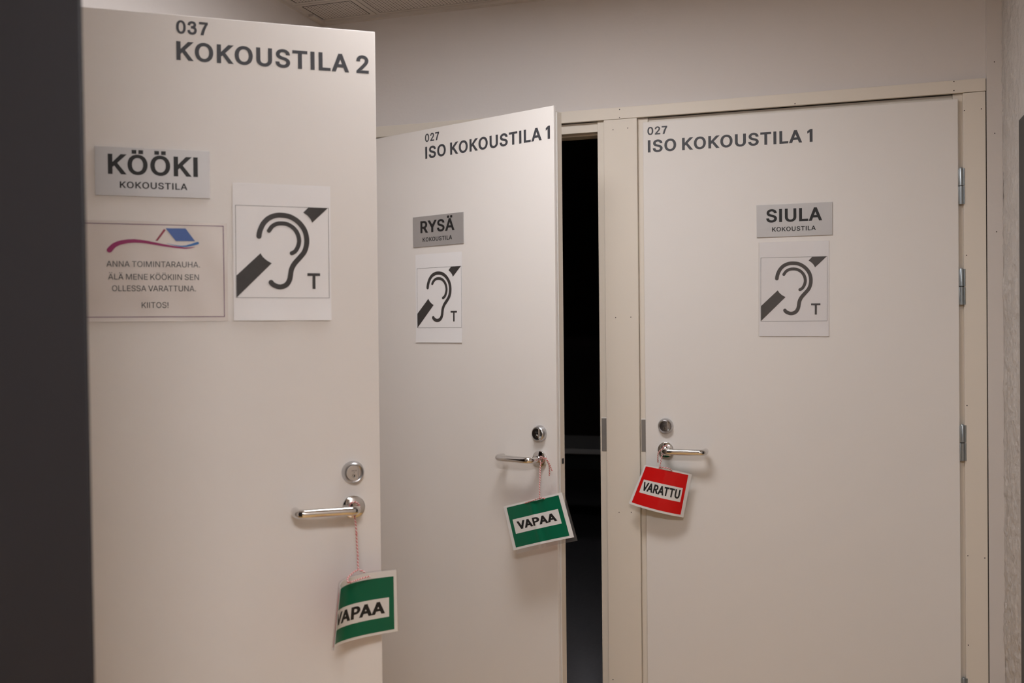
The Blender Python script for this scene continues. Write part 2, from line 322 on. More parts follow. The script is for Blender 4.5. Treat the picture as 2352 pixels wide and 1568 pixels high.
def inside(p, c):
    r = False
    for i in range(len(c)):
        a, b = c[i], c[i - 1]
        if (a[1] > p[1]) != (b[1] > p[1]) and p[0] < (b[0] - a[0]) * (p[1] - a[1]) / (b[1] - a[1]) + a[0]:
            r = not r
    return r

def grow(c, dx, dy):
    """offset a contour: outlines (either winding) get bolder by dx, dy; the sign of the area says which side is ink"""
    s = 1 if area(c) > 0 else -1
    n = len(c); out = []
    for i in range(n):
        p, q, r = c[i - 1], c[i], c[(i + 1) % n]
        d1 = Vector((q[0] - p[0], q[1] - p[1])); d2 = Vector((r[0] - q[0], r[1] - q[1]))
        if d1.length < 1e-6 or d2.length < 1e-6:
            out.append((q[0], q[1])); continue
        d1.normalize(); d2.normalize()
        n1 = Vector((d1.y, -d1.x)); n2 = Vector((d2.y, -d2.x))
        m_ = n1 + n2
        if m_.length < 0.2: m_ = n1
        k = 1 / max(0.35, (m_.normalized()).dot(n1))
        m_ = m_.normalized() * k
        out.append((q[0] + s * m_.x * dx, q[1] + s * m_.y * dy))
    return out

def glyph_groups(ch, bold):
    """list of [outer, hole, hole ...] contours in glyph units, baseline 0, cap height 509"""
    cs = [[tuple(p) for p in c] for c in G[ch]]
    big = [abs(area(c)) for c in cs]
    holes = {i: next((j for j in range(len(cs)) if j != i and big[j] > big[i] and inside(cs[i][0], cs[j]) and area(cs[i]) * area(cs[j]) < 0), None) for i in range(len(cs))}
    dx, dy = bold, bold * 0.72
    res = []
    for i, c in enumerate(cs):
        if holes[i] is None:
            g = [grow(c, dx, dy)]
            for j in range(len(cs)):
                if holes[j] == i:
                    g.append(grow(cs[j], -dx, -dy))
            res.append([[(x, (y + dy) * 509 / (509 + 2 * dy)) for x, y in cc] for cc in g])
    return res

def word_groups(s, bold, gap=0.0):
    x = 0.0; res = []; prev = None
    for ch in s:
        if ch == ' ':
            x += 150; prev = None; continue
        gs = glyph_groups(ch, bold)
        raw = [p[0] for c in G[ch] for p in c]
        lo, hi = min(raw), max(raw)
        lb = {'I': 60, '1': 50}.get(ch, lo)
        k = KERN.get((prev or '') + ch, 0) if prev else 0
        sh = x + k + lb - lo
        for g in gs:
            res.append([[(px + sh, py) for px, py in c] for c in g])
        x = sh + hi + RB.get(ch, 40) + gap
        prev = ch
    xs = [p[0] for g in res for c in g for p in c]
    a, b = min(xs), max(xs)
    return [[[((px - a) / (b - a), py / 509) for px, py in c] for c in g] for g in res]

def fill_groups(groups):
    """triangulate groups of flat contours (overlapping groups are merged) -> (verts 2d, tris)"""
    vs, faces, own = [], [], []
    for gi, g in enumerate(groups):
        for ci, c in enumerate(g):
            c = c if area(c) > 0 else c[::-1]
            faces.append(list(range(len(vs), len(vs) + len(c))))
            vs += [Vector((p[0], p[1])) for p in c]
            own.append((gi, ci))
    span = max(max(p.x for p in vs) - min(p.x for p in vs), 1e-9)
    res = delaunay_2d_cdt([v / span for v in vs], [], faces, 0, 1e-6)
    V = [(v.x * span, v.y * span) for v in res[0]]
    F = []
    for f, of in zip(res[2], res[5]):
        ins = {}
        for k in of:
            gi, ci = own[k]
            ins[gi] = ins.get(gi, 0) + (1 if ci == 0 else -1000)
        if any(q > 0 for q in ins.values()):
            F.append(list(f))
    return V, F

def flat(groups, fn, split=None, mi=0, bm=None):
    """build flat printed shapes; fn maps (u, v) to a 3d point; split = (nu, nv, u0, u1, v0, v1) cuts the shape finely so it can bend"""
    V, F = fill_groups(groups)
    b2 = bmesh.new()
    vs = [b2.verts.new((x, y, 0)) for x, y in V]
    for f in F:
        try:
            b2.faces.new([vs[i] for i in f])
        except ValueError:
            pass
    if split:
        nu, nv, u0, u1, v0, v1 = split
        for k in range(1, nu):
            b2.faces.ensure_lookup_table()
            bmesh.ops.bisect_plane(b2, geom=b2.verts[:] + b2.edges[:] + b2.faces[:], plane_co=(u0 + (u1 - u0) * k / nu, 0, 0), plane_no=(1, 0, 0))
        for k in range(1, nv):
            bmesh.ops.bisect_plane(b2, geom=b2.verts[:] + b2.edges[:] + b2.faces[:], plane_co=(0, v0 + (v1 - v0) * k / nv, 0), plane_no=(0, 1, 0))
    b2.normal_update()
    for f in b2.faces[:]:
        if f.normal.z < 0: f.normal_flip()
    out = bm if bm is not None else bmesh.new()
    mp = {v: out.verts.new(fn(v.co.x, v.co.y)) for v in b2.verts}
    for f in b2.faces:
        try:
            nf = out.faces.new([mp[v] for v in f.verts]); nf.material_index = mi
        except ValueError:
            pass
    b2.free()
    return out

def rect(u0, u1, v0, v1):
    return [[(u0, v0), (u1, v0), (u1, v1), (u0, v1)]]

def ring_rect(u0, u1, v0, v1, w):
    return [[(u0, v0), (u1, v0), (u1, v1), (u0, v1)], [(u0 + w, v0 + w), (u0 + w, v1 - w), (u1 - w, v1 - w), (u1 - w, v0 + w)]]

def stroke(pts, width, caps=(True, True)):
    """closed outline of a stroke along a smooth 2d line, width a number or a function of 0..1"""
    P = catmull([(x, y, 0) for x, y in pts], 0.02)
    n = len(P); L, R = [], []
    for i, p in enumerate(P):
        t = (P[min(i + 1, n - 1)] - P[max(i - 1, 0)]).normalized()
        nn = Vector((-t.y, t.x, 0))
        w = (width(i / (n - 1)) if callable(width) else width) / 2
        L.append(p + nn * w); R.append(p - nn * w)
    def arc(c, a, sgn):
        r = a.length; a0 = math.atan2(a.y, a.x)
        return [c + Vector((r * math.cos(a0 + sgn * math.pi * k / 8), r * math.sin(a0 + sgn * math.pi * k / 8), 0)) for k in range(1, 8)]
    out = list(L)
    if caps[1]: out += arc(P[-1], L[-1] - P[-1], -1)
    out += R[::-1]
    if caps[0]: out += arc(P[0], R[0] - P[0], -1)
    return [[(p.x, p.y) for p in out]]

def _thick(pts, w):
    c = stroke([(x / 509, y / 509) for x, y in pts], w / 509, (False, False))[0]
    return [[x * 509, y * 509] for x, y in c]
G['3'] = [_thick([(72, 372), (96, 432), (150, 470), (215, 480), (285, 463), (322, 412), (316, 345), (270, 298), (180, 276)], 66),
          _thick([(180, 276), (262, 268), (330, 228), (350, 150), (322, 70), (258, 30), (200, 25), (128, 40), (82, 84), (62, 142)], 66)]

def word(name, s, fn, u0, u1, v0, v1, m, parent, bold=20, split=None, gap=0.0):
    """a line of lettering spanning u0..u1 with baseline v0 and cap line v1"""
    gs = [[[(u0 + (u1 - u0) * x, v0 + (v1 - v0) * y) for x, y in c] for c in g] for g in word_groups(s, bold, gap)]
    return link(name, flat(gs, fn, split), m, parent)

def on_face(off):
    return lambda u, v: (u, -off, v)

# ---------------------------------------------------------------- the setting
FR = dict(al=0.3684, be=0.634, W=0.927)
LEAF_TOP = 2.060

bm = boxes((-5.0, 1.6, -7.0, 0.10, -0.06, 0.0))
tag(link('floor', bm, M['floor']), 'warm brown corridor floor below the doors', 'floor', kind='structure')

bm = boxes((-1.73, 0.60, 0.012, 0.11, 2.10, 2.62), (-1.83, -1.66, 0.012, 0.11, 0.0, 2.10), (-0.71, -0.592, 0.030, 0.11, 0.0, 2.10), (0.40, 0.60, 0.012, 0.11, 0.0, 2.10))
tag(link('wall_back', bm, M['wall']), 'pale greige painted wall above the two 027 doors', 'wall', kind='structure')

bm = boxes((-1.83, -1.73, -0.80, 0.012, 0.0, 2.62), (-1.83, -1.73, -1.76, -0.80, 2.10, 2.62), (-1.83, -1.73, -6.2, -1.76, 0.0, 2.62))
tag(link('wall_left', bm, M['wall']), 'pale wall at the left end, seen only above the 037 door', 'wall', kind='structure')

# side wall with rough brushed plaster, its surface really uneven
bm = bmesh.new()
random.seed(4)
ny, nz = 70, 420
grid = []
from mathutils import noise
for i in range(ny + 1):
    row = []
    for k in range(nz + 1):
        y = 0.012 - 0.45 * i / ny; fade = 1.0 if y > -0.24 else max(0.0, 1 - (-0.24 - y) / 0.06); z = 2.62 * k / nz
        d = fade * (0.0045 * noise.fractal(Vector((y * 55, z * 10, 1.7)), 0.8, 2.0, 6) + 0.0030 * noise.noise(Vector((y * 110, z * 55, 4.2))))
        edge = 0.004 * noise.noise(Vector((0.3, z * 11, 8.0))) if 2 < i < 12 else 0
        row.append(bm.verts.new((0.468 + (d + edge) * min(1, i / 2), y, z)))
    grid.append(row)
for i in range(ny):
    for k in range(nz):
        bm.faces.new((grid[i][k], grid[i + 1][k], grid[i + 1][k + 1], grid[i][k + 1]))
box(bm, 0.466, 0.60, -6.2, -0.435, 0.0, 2.62)
box(bm, 0.478, 0.60, -0.435, 0.011, 0.0, 2.62)
tag(link('wall_right', bm, M['rough'], smooth=True), 'side wall of rough brushed plaster at the right edge', 'wall', kind='structure')

bm = boxes((-1.83, 0.60, -6.3, -6.2, 0.0, 2.62))
tag(link('wall_front', bm, M['wall']), 'far end wall of the corridor behind the viewer', 'wall', kind='structure')

# ceiling: soffit slab, visible grid, perforated plates
ceil = link('ceiling', boxes((-1.83, 0.60, -6.3, 0.012, 2.515, 2.62)), M['ceiling'])
tag(ceil, 'suspended ceiling of pale perforated plates over the corridor', 'ceiling', kind='structure')
def plate(x0, x1, y0, y1):
    mgn = 0.022
    b = bmesh.new()
    box(b, x0 + 0.002, x1 - 0.002, y0 + 0.002, y1 - 0.002, 2.499, 2.514)
    o = link('ceiling_plate', b, M['ceiling'], ceil)
    b = bmesh.new()
    box(b, x0 + mgn - 0.003, x1 - mgn + 0.003, y0 + mgn - 0.003, y1 - mgn + 0.003, 2.4987, 2.4995)
    link('shadow_gap', b, M['gap'], o)
    b = bmesh.new()
    box(b, x0 + mgn, x1 - mgn, y0 + mgn, y1 - mgn, 2.4984, 2.4995)
    link('perforated_field', b, M['perf'], o)
xs_ = [-1.722, -1.500, -0.900, -0.300, 0.300]
ys_ = [-0.010, -0.195, -0.795, -1.20]
for i in range(len(xs_) - 1):
    yy = [-0.010, -0.195, -0.795] if i == 0 else [-0.010, -0.61, -1.21]
    for a, b_ in zip(yy, yy[1:]):
        plate(xs_[i], xs_[i + 1], b_, a)
bm = boxes((-1.73, 0.468, -0.011, 0.012, 2.490, 2.515), (-1.73, -1.720, -1.2, -0.10, 2.490, 2.515), (-1.729, -1.702, -0.096, -0.0115, 2.4905, 2.4980))
link('edge_profile', bm, M['ceiling'], ceil)

# door trims and frames on the back wall
def nails(parent, pts, y=-0.0006):
    b = bmesh.new()
    for x, z in pts:
        lathe(b, [(0.0, 0.0004), (0.0017, 0.0004), (0.0017, 0.0)], x, z, 10)
    for v in b.verts: v.co.y += y + 0.0004
    link('nail_holes', b, M['nail'], parent)
t1 = link('trim_1', boxes((-1.729, 0.4245, 0.0, 0.013, 2.0775, 2.1150), bevel=0.0012), M['frame'])
tag(t1, 'cream header board running above both 027 doors', 'trim', kind='structure')
nails(t1, [(-0.6525, 2.1075), (-0.6528, 2.0814), (-0.1076, 2.0826), (0.3395, 2.1115), (0.3394, 2.085)])
t2 = link('trim_2', boxes((-0.7055, -0.5965, 0.0, 0.030, 0.0, 2.0765), bevel=0.0012), M['frame'])
tag(t2, 'cream cover board between the ajar and the closed 027 door', 'trim', kind='structure')
nails(t2, [(-0.6746, 2.0437), (-0.6261, 2.0458), (-0.6717, 1.4367), (-0.6217, 1.4373), (-0.6661, 0.805), (-0.626, 0.8068), (-0.6913, 0.2579)])
t3 = link('trim_3', boxes((0.3635, 0.4235, 0.0, 0.013, 0.0, 2.0760), bevel=0.0012), M['frame'])
tag(t3, 'cream cover board right of the hinges on the closed door', 'trim', kind='structure')
nails(t3, [(0.3671, 2.0244), (0.4122, 2.026), (0.3708, 1.6034), (0.3698, 1.1648), (0.3699, 0.7248), (0.4152, 0.7211), (0.3698, 0.4626)])
t4 = link('trim_4', boxes((0.4262, 0.4690, 0.0005, 0.013, 0.0, 2.515), bevel=0.0015), M['strip'])
tag(t4, 'narrow smooth plaster strip between cover board and rough wall', 'trim', kind='structure')
nails(t4, [(0.4473, 2.1587), (0.4474, 1.9529), (0.4507, 1.6687)], 0.0)
link('joint', boxes((0.4236, 0.4262, 0.004, 0.0125, 0.0, 2.113)), M['gap'], t4)
tag(link('trim_7', boxes((-1.729, -1.664, 0.0, 0.013, 0.0, 2.0765), bevel=0.0012), M['frame']), 'cream cover board behind the hinge side of the ajar door', 'trim', kind='structure')

# door frame of the ajar door
bm = boxes((-0.7290, -0.7050, 0.0135, 0.0548, 0.0, 2.0770), (-0.7350, -0.7050, 0.055, 0.110, 0.0, 2.0770),
           (-1.6395, -0.7294, 0.0210, 0.055, 2.045, 2.0770), (-1.6395, -0.7354, 0.0555, 0.110, 2.0405, 2.0770),
           (-1.664, -1.640, 0.0135, 0.110, 0.0, 2.0770), bevel=0.0008)
t5 = link('trim_5', bm, M['frame'])
tag(t5, 'cream door frame around the dark opening of the ajar door', 'trim', kind='structure')
link('strike_plate', boxes((-0.7238, -0.7060, 0.0120, 0.0140, 1.0008, 1.1080), bevel=0.0004), M['strike'], t5)['label'] = 'grey steel strike plate'
link('strike_lip', boxes((-0.7262, -0.7060, 0.0118, 0.0141, 1.1080, 1.1105), bevel=0.0004), M['seal'], t5)
link('frame_seal', boxes((-0.7362, -0.7340, 0.0540, 0.0600, 0.0, 2.04)), M['seal'], t5)
# door frame of the closed door
bm = boxes((-0.5960, -0.5640, 0.0150, 0.110, 0.0, 2.0770), (0.3370, 0.3650, 0.0134, 0.110, 0.0, 2.0770), (-0.5638, 0.3368, 0.0220, 0.110, 2.047, 2.0770), bevel=0.0008)
t6 = link('trim_6', bm, M['frame'])
tag(t6, 'cream door frame around the closed door', 'trim', kind='structure')
link('strike_plate', boxes((-0.5930, -0.5774, 0.0132, 0.0152, 1.0030, 1.1060), bevel=0.0004), M['strike'], t6)['label'] = 'grey steel strike plate'
link('strike_lip', boxes((-0.5930, -0.5774, 0.0130, 0.0153, 1.1062, 1.1086), bevel=0.0004), M['seal'], t6)

# ---------------------------------------------------------------- doors
def lever(root, x, z, sgn):
    """bent tube lever handle on a round rose; sgn says which way the grip points"""
    b = bmesh.new()
    h = 0.0545; L = 0.128; r = 0.0098; e = 0.016
    pts = [Vector((0, -0.006, 0)), Vector((0, -(h - e), 0))]
    for k in range(1, 9):
        a = math.pi / 2 * k / 9
        pts.append(Vector((sgn * e * (1 - math.cos(a)), -(h - e) - e * math.sin(a), 0)))
    pts.append(Vector((sgn * e, -h, 0)))
    for k in range(1, 7):
        pts.append(Vector((sgn * (e + (L - 2 * e) * k / 7), -h, 0)))
    pts.append(Vector((sgn * (L - e), -h, 0)))
    for k in range(1, 9):
        a = math.pi / 2 * k / 9
        pts.append(Vector((sgn * (L - e + e * math.sin(a)), -h + e * (1 - math.cos(a)), 0)))
    pts.append(Vector((sgn * L, -(h - e), 0)))
    pts.append(Vector((sgn * L, -0.020, 0)))
    tube(b, pts, r, 28)
    o = link('door_handle', b, M['chrome'], root, True, (x, 0, z))
    b = bmesh.new()
    lathe(b, [(0.0100, 0.011), (0.0150, 0.0085), (0.0235, 0.0080), (0.0246, 0.0070), (0.0246, 0.0)], 0, 0, 48)
    link('rose', b, M['chrome'], o, True)
    return o

def lock(root, x, z, rot=0.0):
    b = bmesh.new()
    lathe(b, [(0.0155, 0.006), (0.0178, 0.0150), (0.0195, 0.0158), (0.0218, 0.0140), (0.0250, 0.0012), (0.0250, 0.0)], 0, 0, 56)
    o = link('lock_ring', b, M['satin'], root, True, (x, 0, z))
    # plug: a round body with one side of its face planed away
    b = bmesh.new()
    lathe(b, [(0.0, 0.0085), (0.0174, 0.0085), (0.0174, 0.003)], 0, 0, 56)
    a0 = math.acos(0.0080 / 0.0172)
    def ring(rad, cut, d):
        a = math.acos(cut / rad)
        return [b.verts.new((rad * math.cos(a + (2 * math.pi - 2 * a) * k / 40), -d, rad * math.sin(a + (2 * math.pi - 2 * a) * k / 40))) for k in range(41)]
    rr = [ring(0.0172, 0.0110, 0.0080), ring(0.0172, 0.0092, 0.0165), ring(0.0164, 0.0074, 0.0183)]
    for p, q in zip(rr, rr[1:]):
        for k in range(41):
            b.faces.new((p[k], p[(k + 1) % 41], q[(k + 1) % 41], q[k]))
    b.faces.new(rr[-1])
    c = link('lock_cylinder', b, M['chrome'], o, False, (0, 0, 0), 0.0)
    b = bmesh.new()
    lathe(b, [(0.0, 0.0188), (0.0016, 0.0188), (0.0016, 0.0186)], 0.0, -0.0064, 20)
    box(b, -0.0009, 0.0009, -0.0192, -0.0186, -0.0095, -0.0035)
    link('keyhole', b, M['darkhole'], o)
    b = bmesh.new()
    lathe(b, [(0.0028, 0.0185), (0.0031, 0.0200), (0.0042, 0.0200), (0.0046, 0.0185)], 0.0, -0.0064, 28)
    link('keyhole_ring', b, M['chrome'], o, True)
    gs = [[[(-0.0058 + 0.0116 * px, 0.0040 + 0.0030 * py) for px, py in cc] for cc in g] for g in word_groups('ABLOY', 8)]
    gs.append([[(-0.0012, 0.0006), (0.0012, 0.0006), (0.0, 0.0024)]])
    link('engraving', flat(gs, on_face(0.01862)), M['aludark'], o)
    return o

def leaf_mesh(W, lip, total, inset):
    b = bmesh.new()
    box(b, 0.0, W, 0.0, lip, 0.008, LEAF_TOP, bevel=0.0010)
    return b

def make_door(n, loc, rz, W, hinge_right, label, number, name, nu, nm, handle_x, handle_sgn):
    root = empty('door_%d' % n, loc, rz)
    tag(root, label, 'door', kind='structure')
    lip, total, ins = 0.0100, 0.0480, 0.0060
    leaf = link('leaf', leaf_mesh(W, lip, total, ins), M['door'], root)
    b = bmesh.new()
    box(b, 0.013, W - 0.013 if hinge_right else W - ins, lip, total, 0.008, LEAF_TOP - 0.013, bevel=0.0008)
    link('core', b, M['edge'], leaf)
    if not hinge_right:
        b = bmesh.new()
        box(b, W - ins - 0.001, W - ins + 0.0048, lip + 0.0060, lip + 0.0110, 0.010, LEAF_TOP - 0.016, bevel=0.0012)
        box(b, 0.02, W - ins, lip + 0.0035, lip + 0.0085, LEAF_TOP - 0.015, LEAF_TOP - 0.009, bevel=0.0006)
        link('edge_seal', b, M['seal'], leaf)
        b = bmesh.new()
        box(b, W - ins - 0.001, W - ins + 0.0006, lip + 0.012, lip + 0.032, 0.98, 1.14)
        fp = link('lock_faceplate', b, M['edge'], root)
        b = bmesh.new()
        box(b, W - ins, W - ins + 0.0030, lip + 0.022, lip + 0.030, 0.998, 1.014, bevel=0.001)
        link('latch_bolt', b, M['darktrim'], fp)
    word('room_number', number, on_face(0.0003), *nu, M['vinyl'], root, bold=24, gap=40)
    word('room_name', name, on_face(0.0003), *nm, M['vinyl'], root, bold=26, gap=50)
    lock(root, handle_x, 1.0885)
    lever(root, handle_x, 1.0125, handle_sgn)
    return root

W = FR['W']
al, be = FR['al'], FR['be']
oL = Vector((-1.7081, -1.7125, 0)); oM = Vector((-1.6464, 0, 0)); oR = Vector((-0.5771, 0, 0))
FRAMES = {'L': (oL, be), 'M': (oM, -al), 'R': (oR, 0.0)}

d1 = make_door(1, oL, be, W, False, 'open white door lettered 037 KOKOUSTILA 2, nearest of the doors', '037', 'KOKOUSTILA 2',
               (W - 0.4172, W - 0.3540, 2.0217, 2.0492), (W - 0.4174, W - 0.0146, 1.9663, 2.0056), W - 0.0605, -1)
d2 = make_door(2, oM, -al, W, False, 'ajar white door lettered 027, beside the dark opening', '027', 'ISO KOKOUSTILA 1',
               (0.4021, 0.4655, 2.0185, 2.0448), (0.4026, 0.9135, 1.9637, 2.0027), W - 0.0615, -1)
d3 = make_door(3, oR, 0.0, W, True, 'closed white door lettered 027, with hinges showing at the right', '027', 'ISO KOKOUSTILA 1',
               (0.0143, 0.0779, 2.0185, 2.0440), (0.0152, 0.5204, 1.9630, 2.0020), 0.0648, 1)

# hinges of the closed door
def barrel(b, x, y, z0, z1, r, dome=True):
    n = 20
    prof = [(0.0, z0), (r, z0), (r, z1), (r * 0.7, z1 + (0.0035 if dome else 0)), (0.0, z1 + (0.0045 if dome else 0))]
    rings = []
    for rr, z in prof:
        rings.append([b.verts.new((x + rr * math.cos(2 * math.pi * i / n), y + rr * math.sin(2 * math.pi * i / n), z)) for i in range(n)] if rr > 0 else [b.verts.new((x, y, z))])
    for p, q in zip(rings, rings[1:]):
        for i in range(n):
            j = (i + 1) % n
            if len(p) == 1: b.faces.new((p[0], q[j], q[i]))
            elif len(q) == 1: b.faces.new((p[i], p[j], q[0]))
            else: b.faces.new((p[i], p[j], q[j], q[i]))
hinge0 = None
for zc in (1.8060, 1.5125, 1.0560, 0.3130):
    if hinge0 is None:
        b = bmesh.new()
        barrel(b, 0, 0, -0.0530, -0.0012, 0.0057, False)
        box(b, -0.0065, 0.0, -0.001, 0.0025, -0.0525, -0.0015, bevel=0.0004)
        barrel(b, 0.0082, 0.002, -0.0525, -0.0012, 0.0030, False)
        hinge0 = link('hinge', b, M['zinc'], d3, True, (W + 0.0068, -0.0015, zc))
        hinge0['label'] = 'galvanised steel hinge'
        b = bmesh.new()
        barrel(b, 0, 0, 0.0012, 0.0500, 0.0057, True)
        box(b, -0.0065, 0.0, -0.001, 0.0025, 0.0015, 0.0490, bevel=0.0004)
        barrel(b, 0.0082, 0.002, 0.0012, 0.0510, 0.0030, False)
        kn0 = link('upper_knuckle', b, M['zinc'], hinge0, True)
        b = bmesh.new()
        barrel(b, 0, 0, -0.0010, 0.0010, 0.0045, False)
        pn0 = link('hinge_pin', b, M['darkhole'], hinge0, True)
    else:
        h = hinge0.copy(); C.objects.link(h); h.parent = d3; h.location = (W + 0.0068, -0.0015, zc)
        for c in (kn0, pn0):
            k = c.copy(); C.objects.link(k); k.parent = h

# ---------------------------------------------------------------- plates, posters and the notice on the doors
def door_thing(name, fr, x, z, label, cat, group=None, off=0.0, tilt=0.0):
    o, rz = FRAMES[fr]
    p = o + Vector((math.cos(rz) * x + math.sin(rz) * off, math.sin(rz) * x - math.cos(rz) * off, 0))
    e = empty(name, (p.x, p.y, z), rz)
    e.rotation_euler = (0, tilt, rz)
    return tag(e, label, cat, group)

def room_plate(fr, x, z, label, big, bw, bh, bz, small, sw, sz, w=0.2235, h=0.0995):
    r = door_thing('room_sign', fr, x, z, label, 'sign', 'metal room name signs')
    b = bmesh.new()
    box(b, -w / 2, w / 2, -0.0032, -0.0003, -h / 2, h / 2, bevel=0.0004)
    link('plate', b, M['alu'], r)
    word('sign_name', big, on_face(0.0035), bw[0], bw[1], bz, bz + bh, M['ink'], r, bold=25, gap=38)
    word('sign_subtitle', small, on_face(0.0035), sw[0], sw[1], sz, sz + 0.0135, M['ink'], r, bold=19, gap=40)
    return r
xc = W - 0.4656
room_plate('L', xc, 1.7297, 'grey metal sign reading KÖÖKI KOKOUSTILA, above the purple-bordered notice', 'KÖÖKI',
           (W - 0.5530 - xc, W - 0.3780 - xc), 0.0410, 1.7240 - 1.7297, 'KOKOUSTILA', (W - 0.5308 - xc, W - 0.3992 - xc), 1.6961 - 1.7297)
room_plate('M', 0.4566, 1.7265, 'grey metal sign reading RYSÄ KOKOUSTILA on the ajar door', 'RYSÄ',
           (0.3798 - 0.4566, 0.5312 - 0.4566), 0.0392, 1.7215 - 1.7265, 'KOKOUSTILA', (0.3899 - 0.4566, 0.5203 - 0.4566), 1.6926 - 1.7265)
room_plate('R', 0.4644, 1.7273, 'grey metal sign reading SIULA KOKOUSTILA on the closed door', 'SIULA',
           (0.3815 - 0.4644, 0.5466 - 0.4644), 0.0402, 1.7227 - 1.7273, 'KOKOUSTILA', (0.3989 - 0.4644, 0.5280 - 0.4644), 1.6940 - 1.7273)

EAR_OUT = [(0.246, 0.331), (0.256, 0.273), (0.293, 0.192), (0.35, 0.133), (0.421, 0.102), (0.492, 0.096), (0.578, 0.11), (0.663, 0.161), (0.727, 0.24), (0.755, 0.327), (0.754, 0.416), (0.727, 0.496), (0.673, 0.563), (0.622, 0.622), (0.588, 0.688), (0.577, 0.755), (0.566, 0.805), (0.537, 0.851), (0.49, 0.876), (0.44, 0.877), (0.39, 0.854), (0.37, 0.831)]
EAR_IN = [(0.352, 0.269), (0.384, 0.222), (0.434, 0.192), (0.491, 0.185), (0.555, 0.195), (0.619, 0.236), (0.661, 0.3), (0.675, 0.373), (0.66, 0.439), (0.627, 0.491), (0.594, 0.509)]
EAR_UP = [[(0.777, 0.003), (0.990, 0.003), (0.819, 0.168), (0.800, 0.130), (0.770, 0.094), (0.722, 0.059)]]
EAR_LO = [[(0.26, 0.515), (0.285, 0.556), (0.330, 0.595), (0.379, 0.622), (0.006, 0.996), (0.006, 0.759)]]
EAR_T = [[(0.761, 0.726), (0.9, 0.726), (0.9, 0.755), (0.848, 0.755), (0.848, 0.899), (0.816, 0.899), (0.816, 0.755), (0.761, 0.755)]]

def ear_poster(fr, x, z, label, w, h, bx, bz, sheet_mat, bend, film=None, tilt=0.0):
    """A4 sheet; (x, z) is its top left corner, (bx, bz) the top left corner of the printed square on it"""
    r = door_thing('hearing_loop_poster', fr, x, z, label, 'poster', 'hearing loop posters', 0.0, tilt)
    def fn(off):
        return lambda u, v: (u, -(0.0010 + off + bend(u / w, -v / h)), v)
    b = bmesh.new()
    n = 36
    front = [[b.verts.new(fn(0.0)(w * i / n, -h * k / n)) for k in range(n + 1)] for i in range(n + 1)]
    back = [[b.verts.new(fn(-0.0004)(w * i / n, -h * k / n)) for k in range(n + 1)] for i in range(n + 1)]
    for i in range(n):
        for k in range(n):
            b.faces.new((front[i][k], front[i][k + 1], front[i + 1][k + 1], front[i + 1][k]))
            b.faces.new((back[i][k], back[i + 1][k], back[i + 1][k + 1], back[i][k + 1]))
    for k in range(n):
        b.faces.new((front[0][k], back[0][k], back[0][k + 1], front[0][k + 1]))
        b.faces.new((front[n][k + 1], back[n][k + 1], back[n][k], front[n][k]))
        b.faces.new((front[k + 1][0], back[k + 1][0], back[k][0], front[k][0]))
        b.faces.new((front[k][n], back[k][n], back[k + 1][n], front[k + 1][n]))
    link('sheet', b, sheet_mat, r, True)
    s = 0.1965
    sp = (18, 26, 0, w, -h, 0)
    def m2(c): return [[(bx + px * s, bz - py * s) for px, py in cc] for cc in c]
    link('printed_border', flat([ring_rect(bx, bx + s, bz - s, bz, 0.0007)], fn(0.0005), sp), M['toner'], r)
    link('ear_outline', flat([m2(stroke(EAR_OUT, 0.0555))], fn(0.0006), sp), M['toner'], r)
    link('inner_ear_line', flat([m2(stroke(EAR_IN, 0.046))], fn(0.0006), sp), M['toner'], r)
    link('slash_bar', flat([m2(EAR_UP)], fn(0.0006), sp), M['toner'], r)
    link('slash_bar', flat([m2(EAR_LO)], fn(0.0006), sp), M['toner'], r)
    link('letter_t', flat([m2(EAR_T)], fn(0.0006), sp), M['toner'], r)
    if film:
        b = bmesh.new()
        u0, u1, v0, v1 = film
        N = 26
        g = [[b.verts.new(fn(0.0014 + (0.0010 if i > 3 else 0.0022) * noise.noise(Vector((i * 1.7, k * 1.3, 3.1))))(u0 + (u1 - u0) * i / N, v0 + (v1 - v0) * k / N)) for k in range(N + 1)] for i in range(N + 1)]
        for i in range(N):
            for k in range(N):
                b.faces.new((g[i][k], g[i][k + 1], g[i + 1][k + 1], g[i + 1][k]))
        link('clear_sleeve', b, M['film'], r, True)['label'] = 'clear glossy plastic sleeve'
    return r
def bendL(u, v):
    return 0.0035 * max(0.0, (v - 0.75) / 0.25) ** 2 * (0.4 + 0.6 * math.sin(u * 5.0) ** 2) + 0.0006 * math.sin(u * 9 + v * 4) ** 2
def bendS(u, v):
    return 0.0005 * math.sin(u * 5 + v * 3) ** 2 + 0.0018 * max(0.0, (v - 0.8) / 0.2) ** 2
ear_poster('L', W - 0.3082, 1.7156, 'ear and T poster on white paper, on the open 037 door beside the notice', 0.2055, 0.2922, 0.0050, -0.0472, M['paper'], bendL, tilt=0.003)
ear_poster('M', 0.3535, 1.6522, 'ear and T poster on the ajar door, below the RYSÄ sign', 0.2060, 0.2902, 0.0070, -0.0455, M['paper'], bendS, tilt=0.006)
ear_poster('R', 0.3610, 1.6620, 'glossy plastic-covered ear and T poster below the SIULA sign', 0.2050, 0.2895, 0.0036, -0.0470, M['laminate'], bendS, (-0.0035, 0.2060, -0.2898, 0.0006), tilt=0.009)

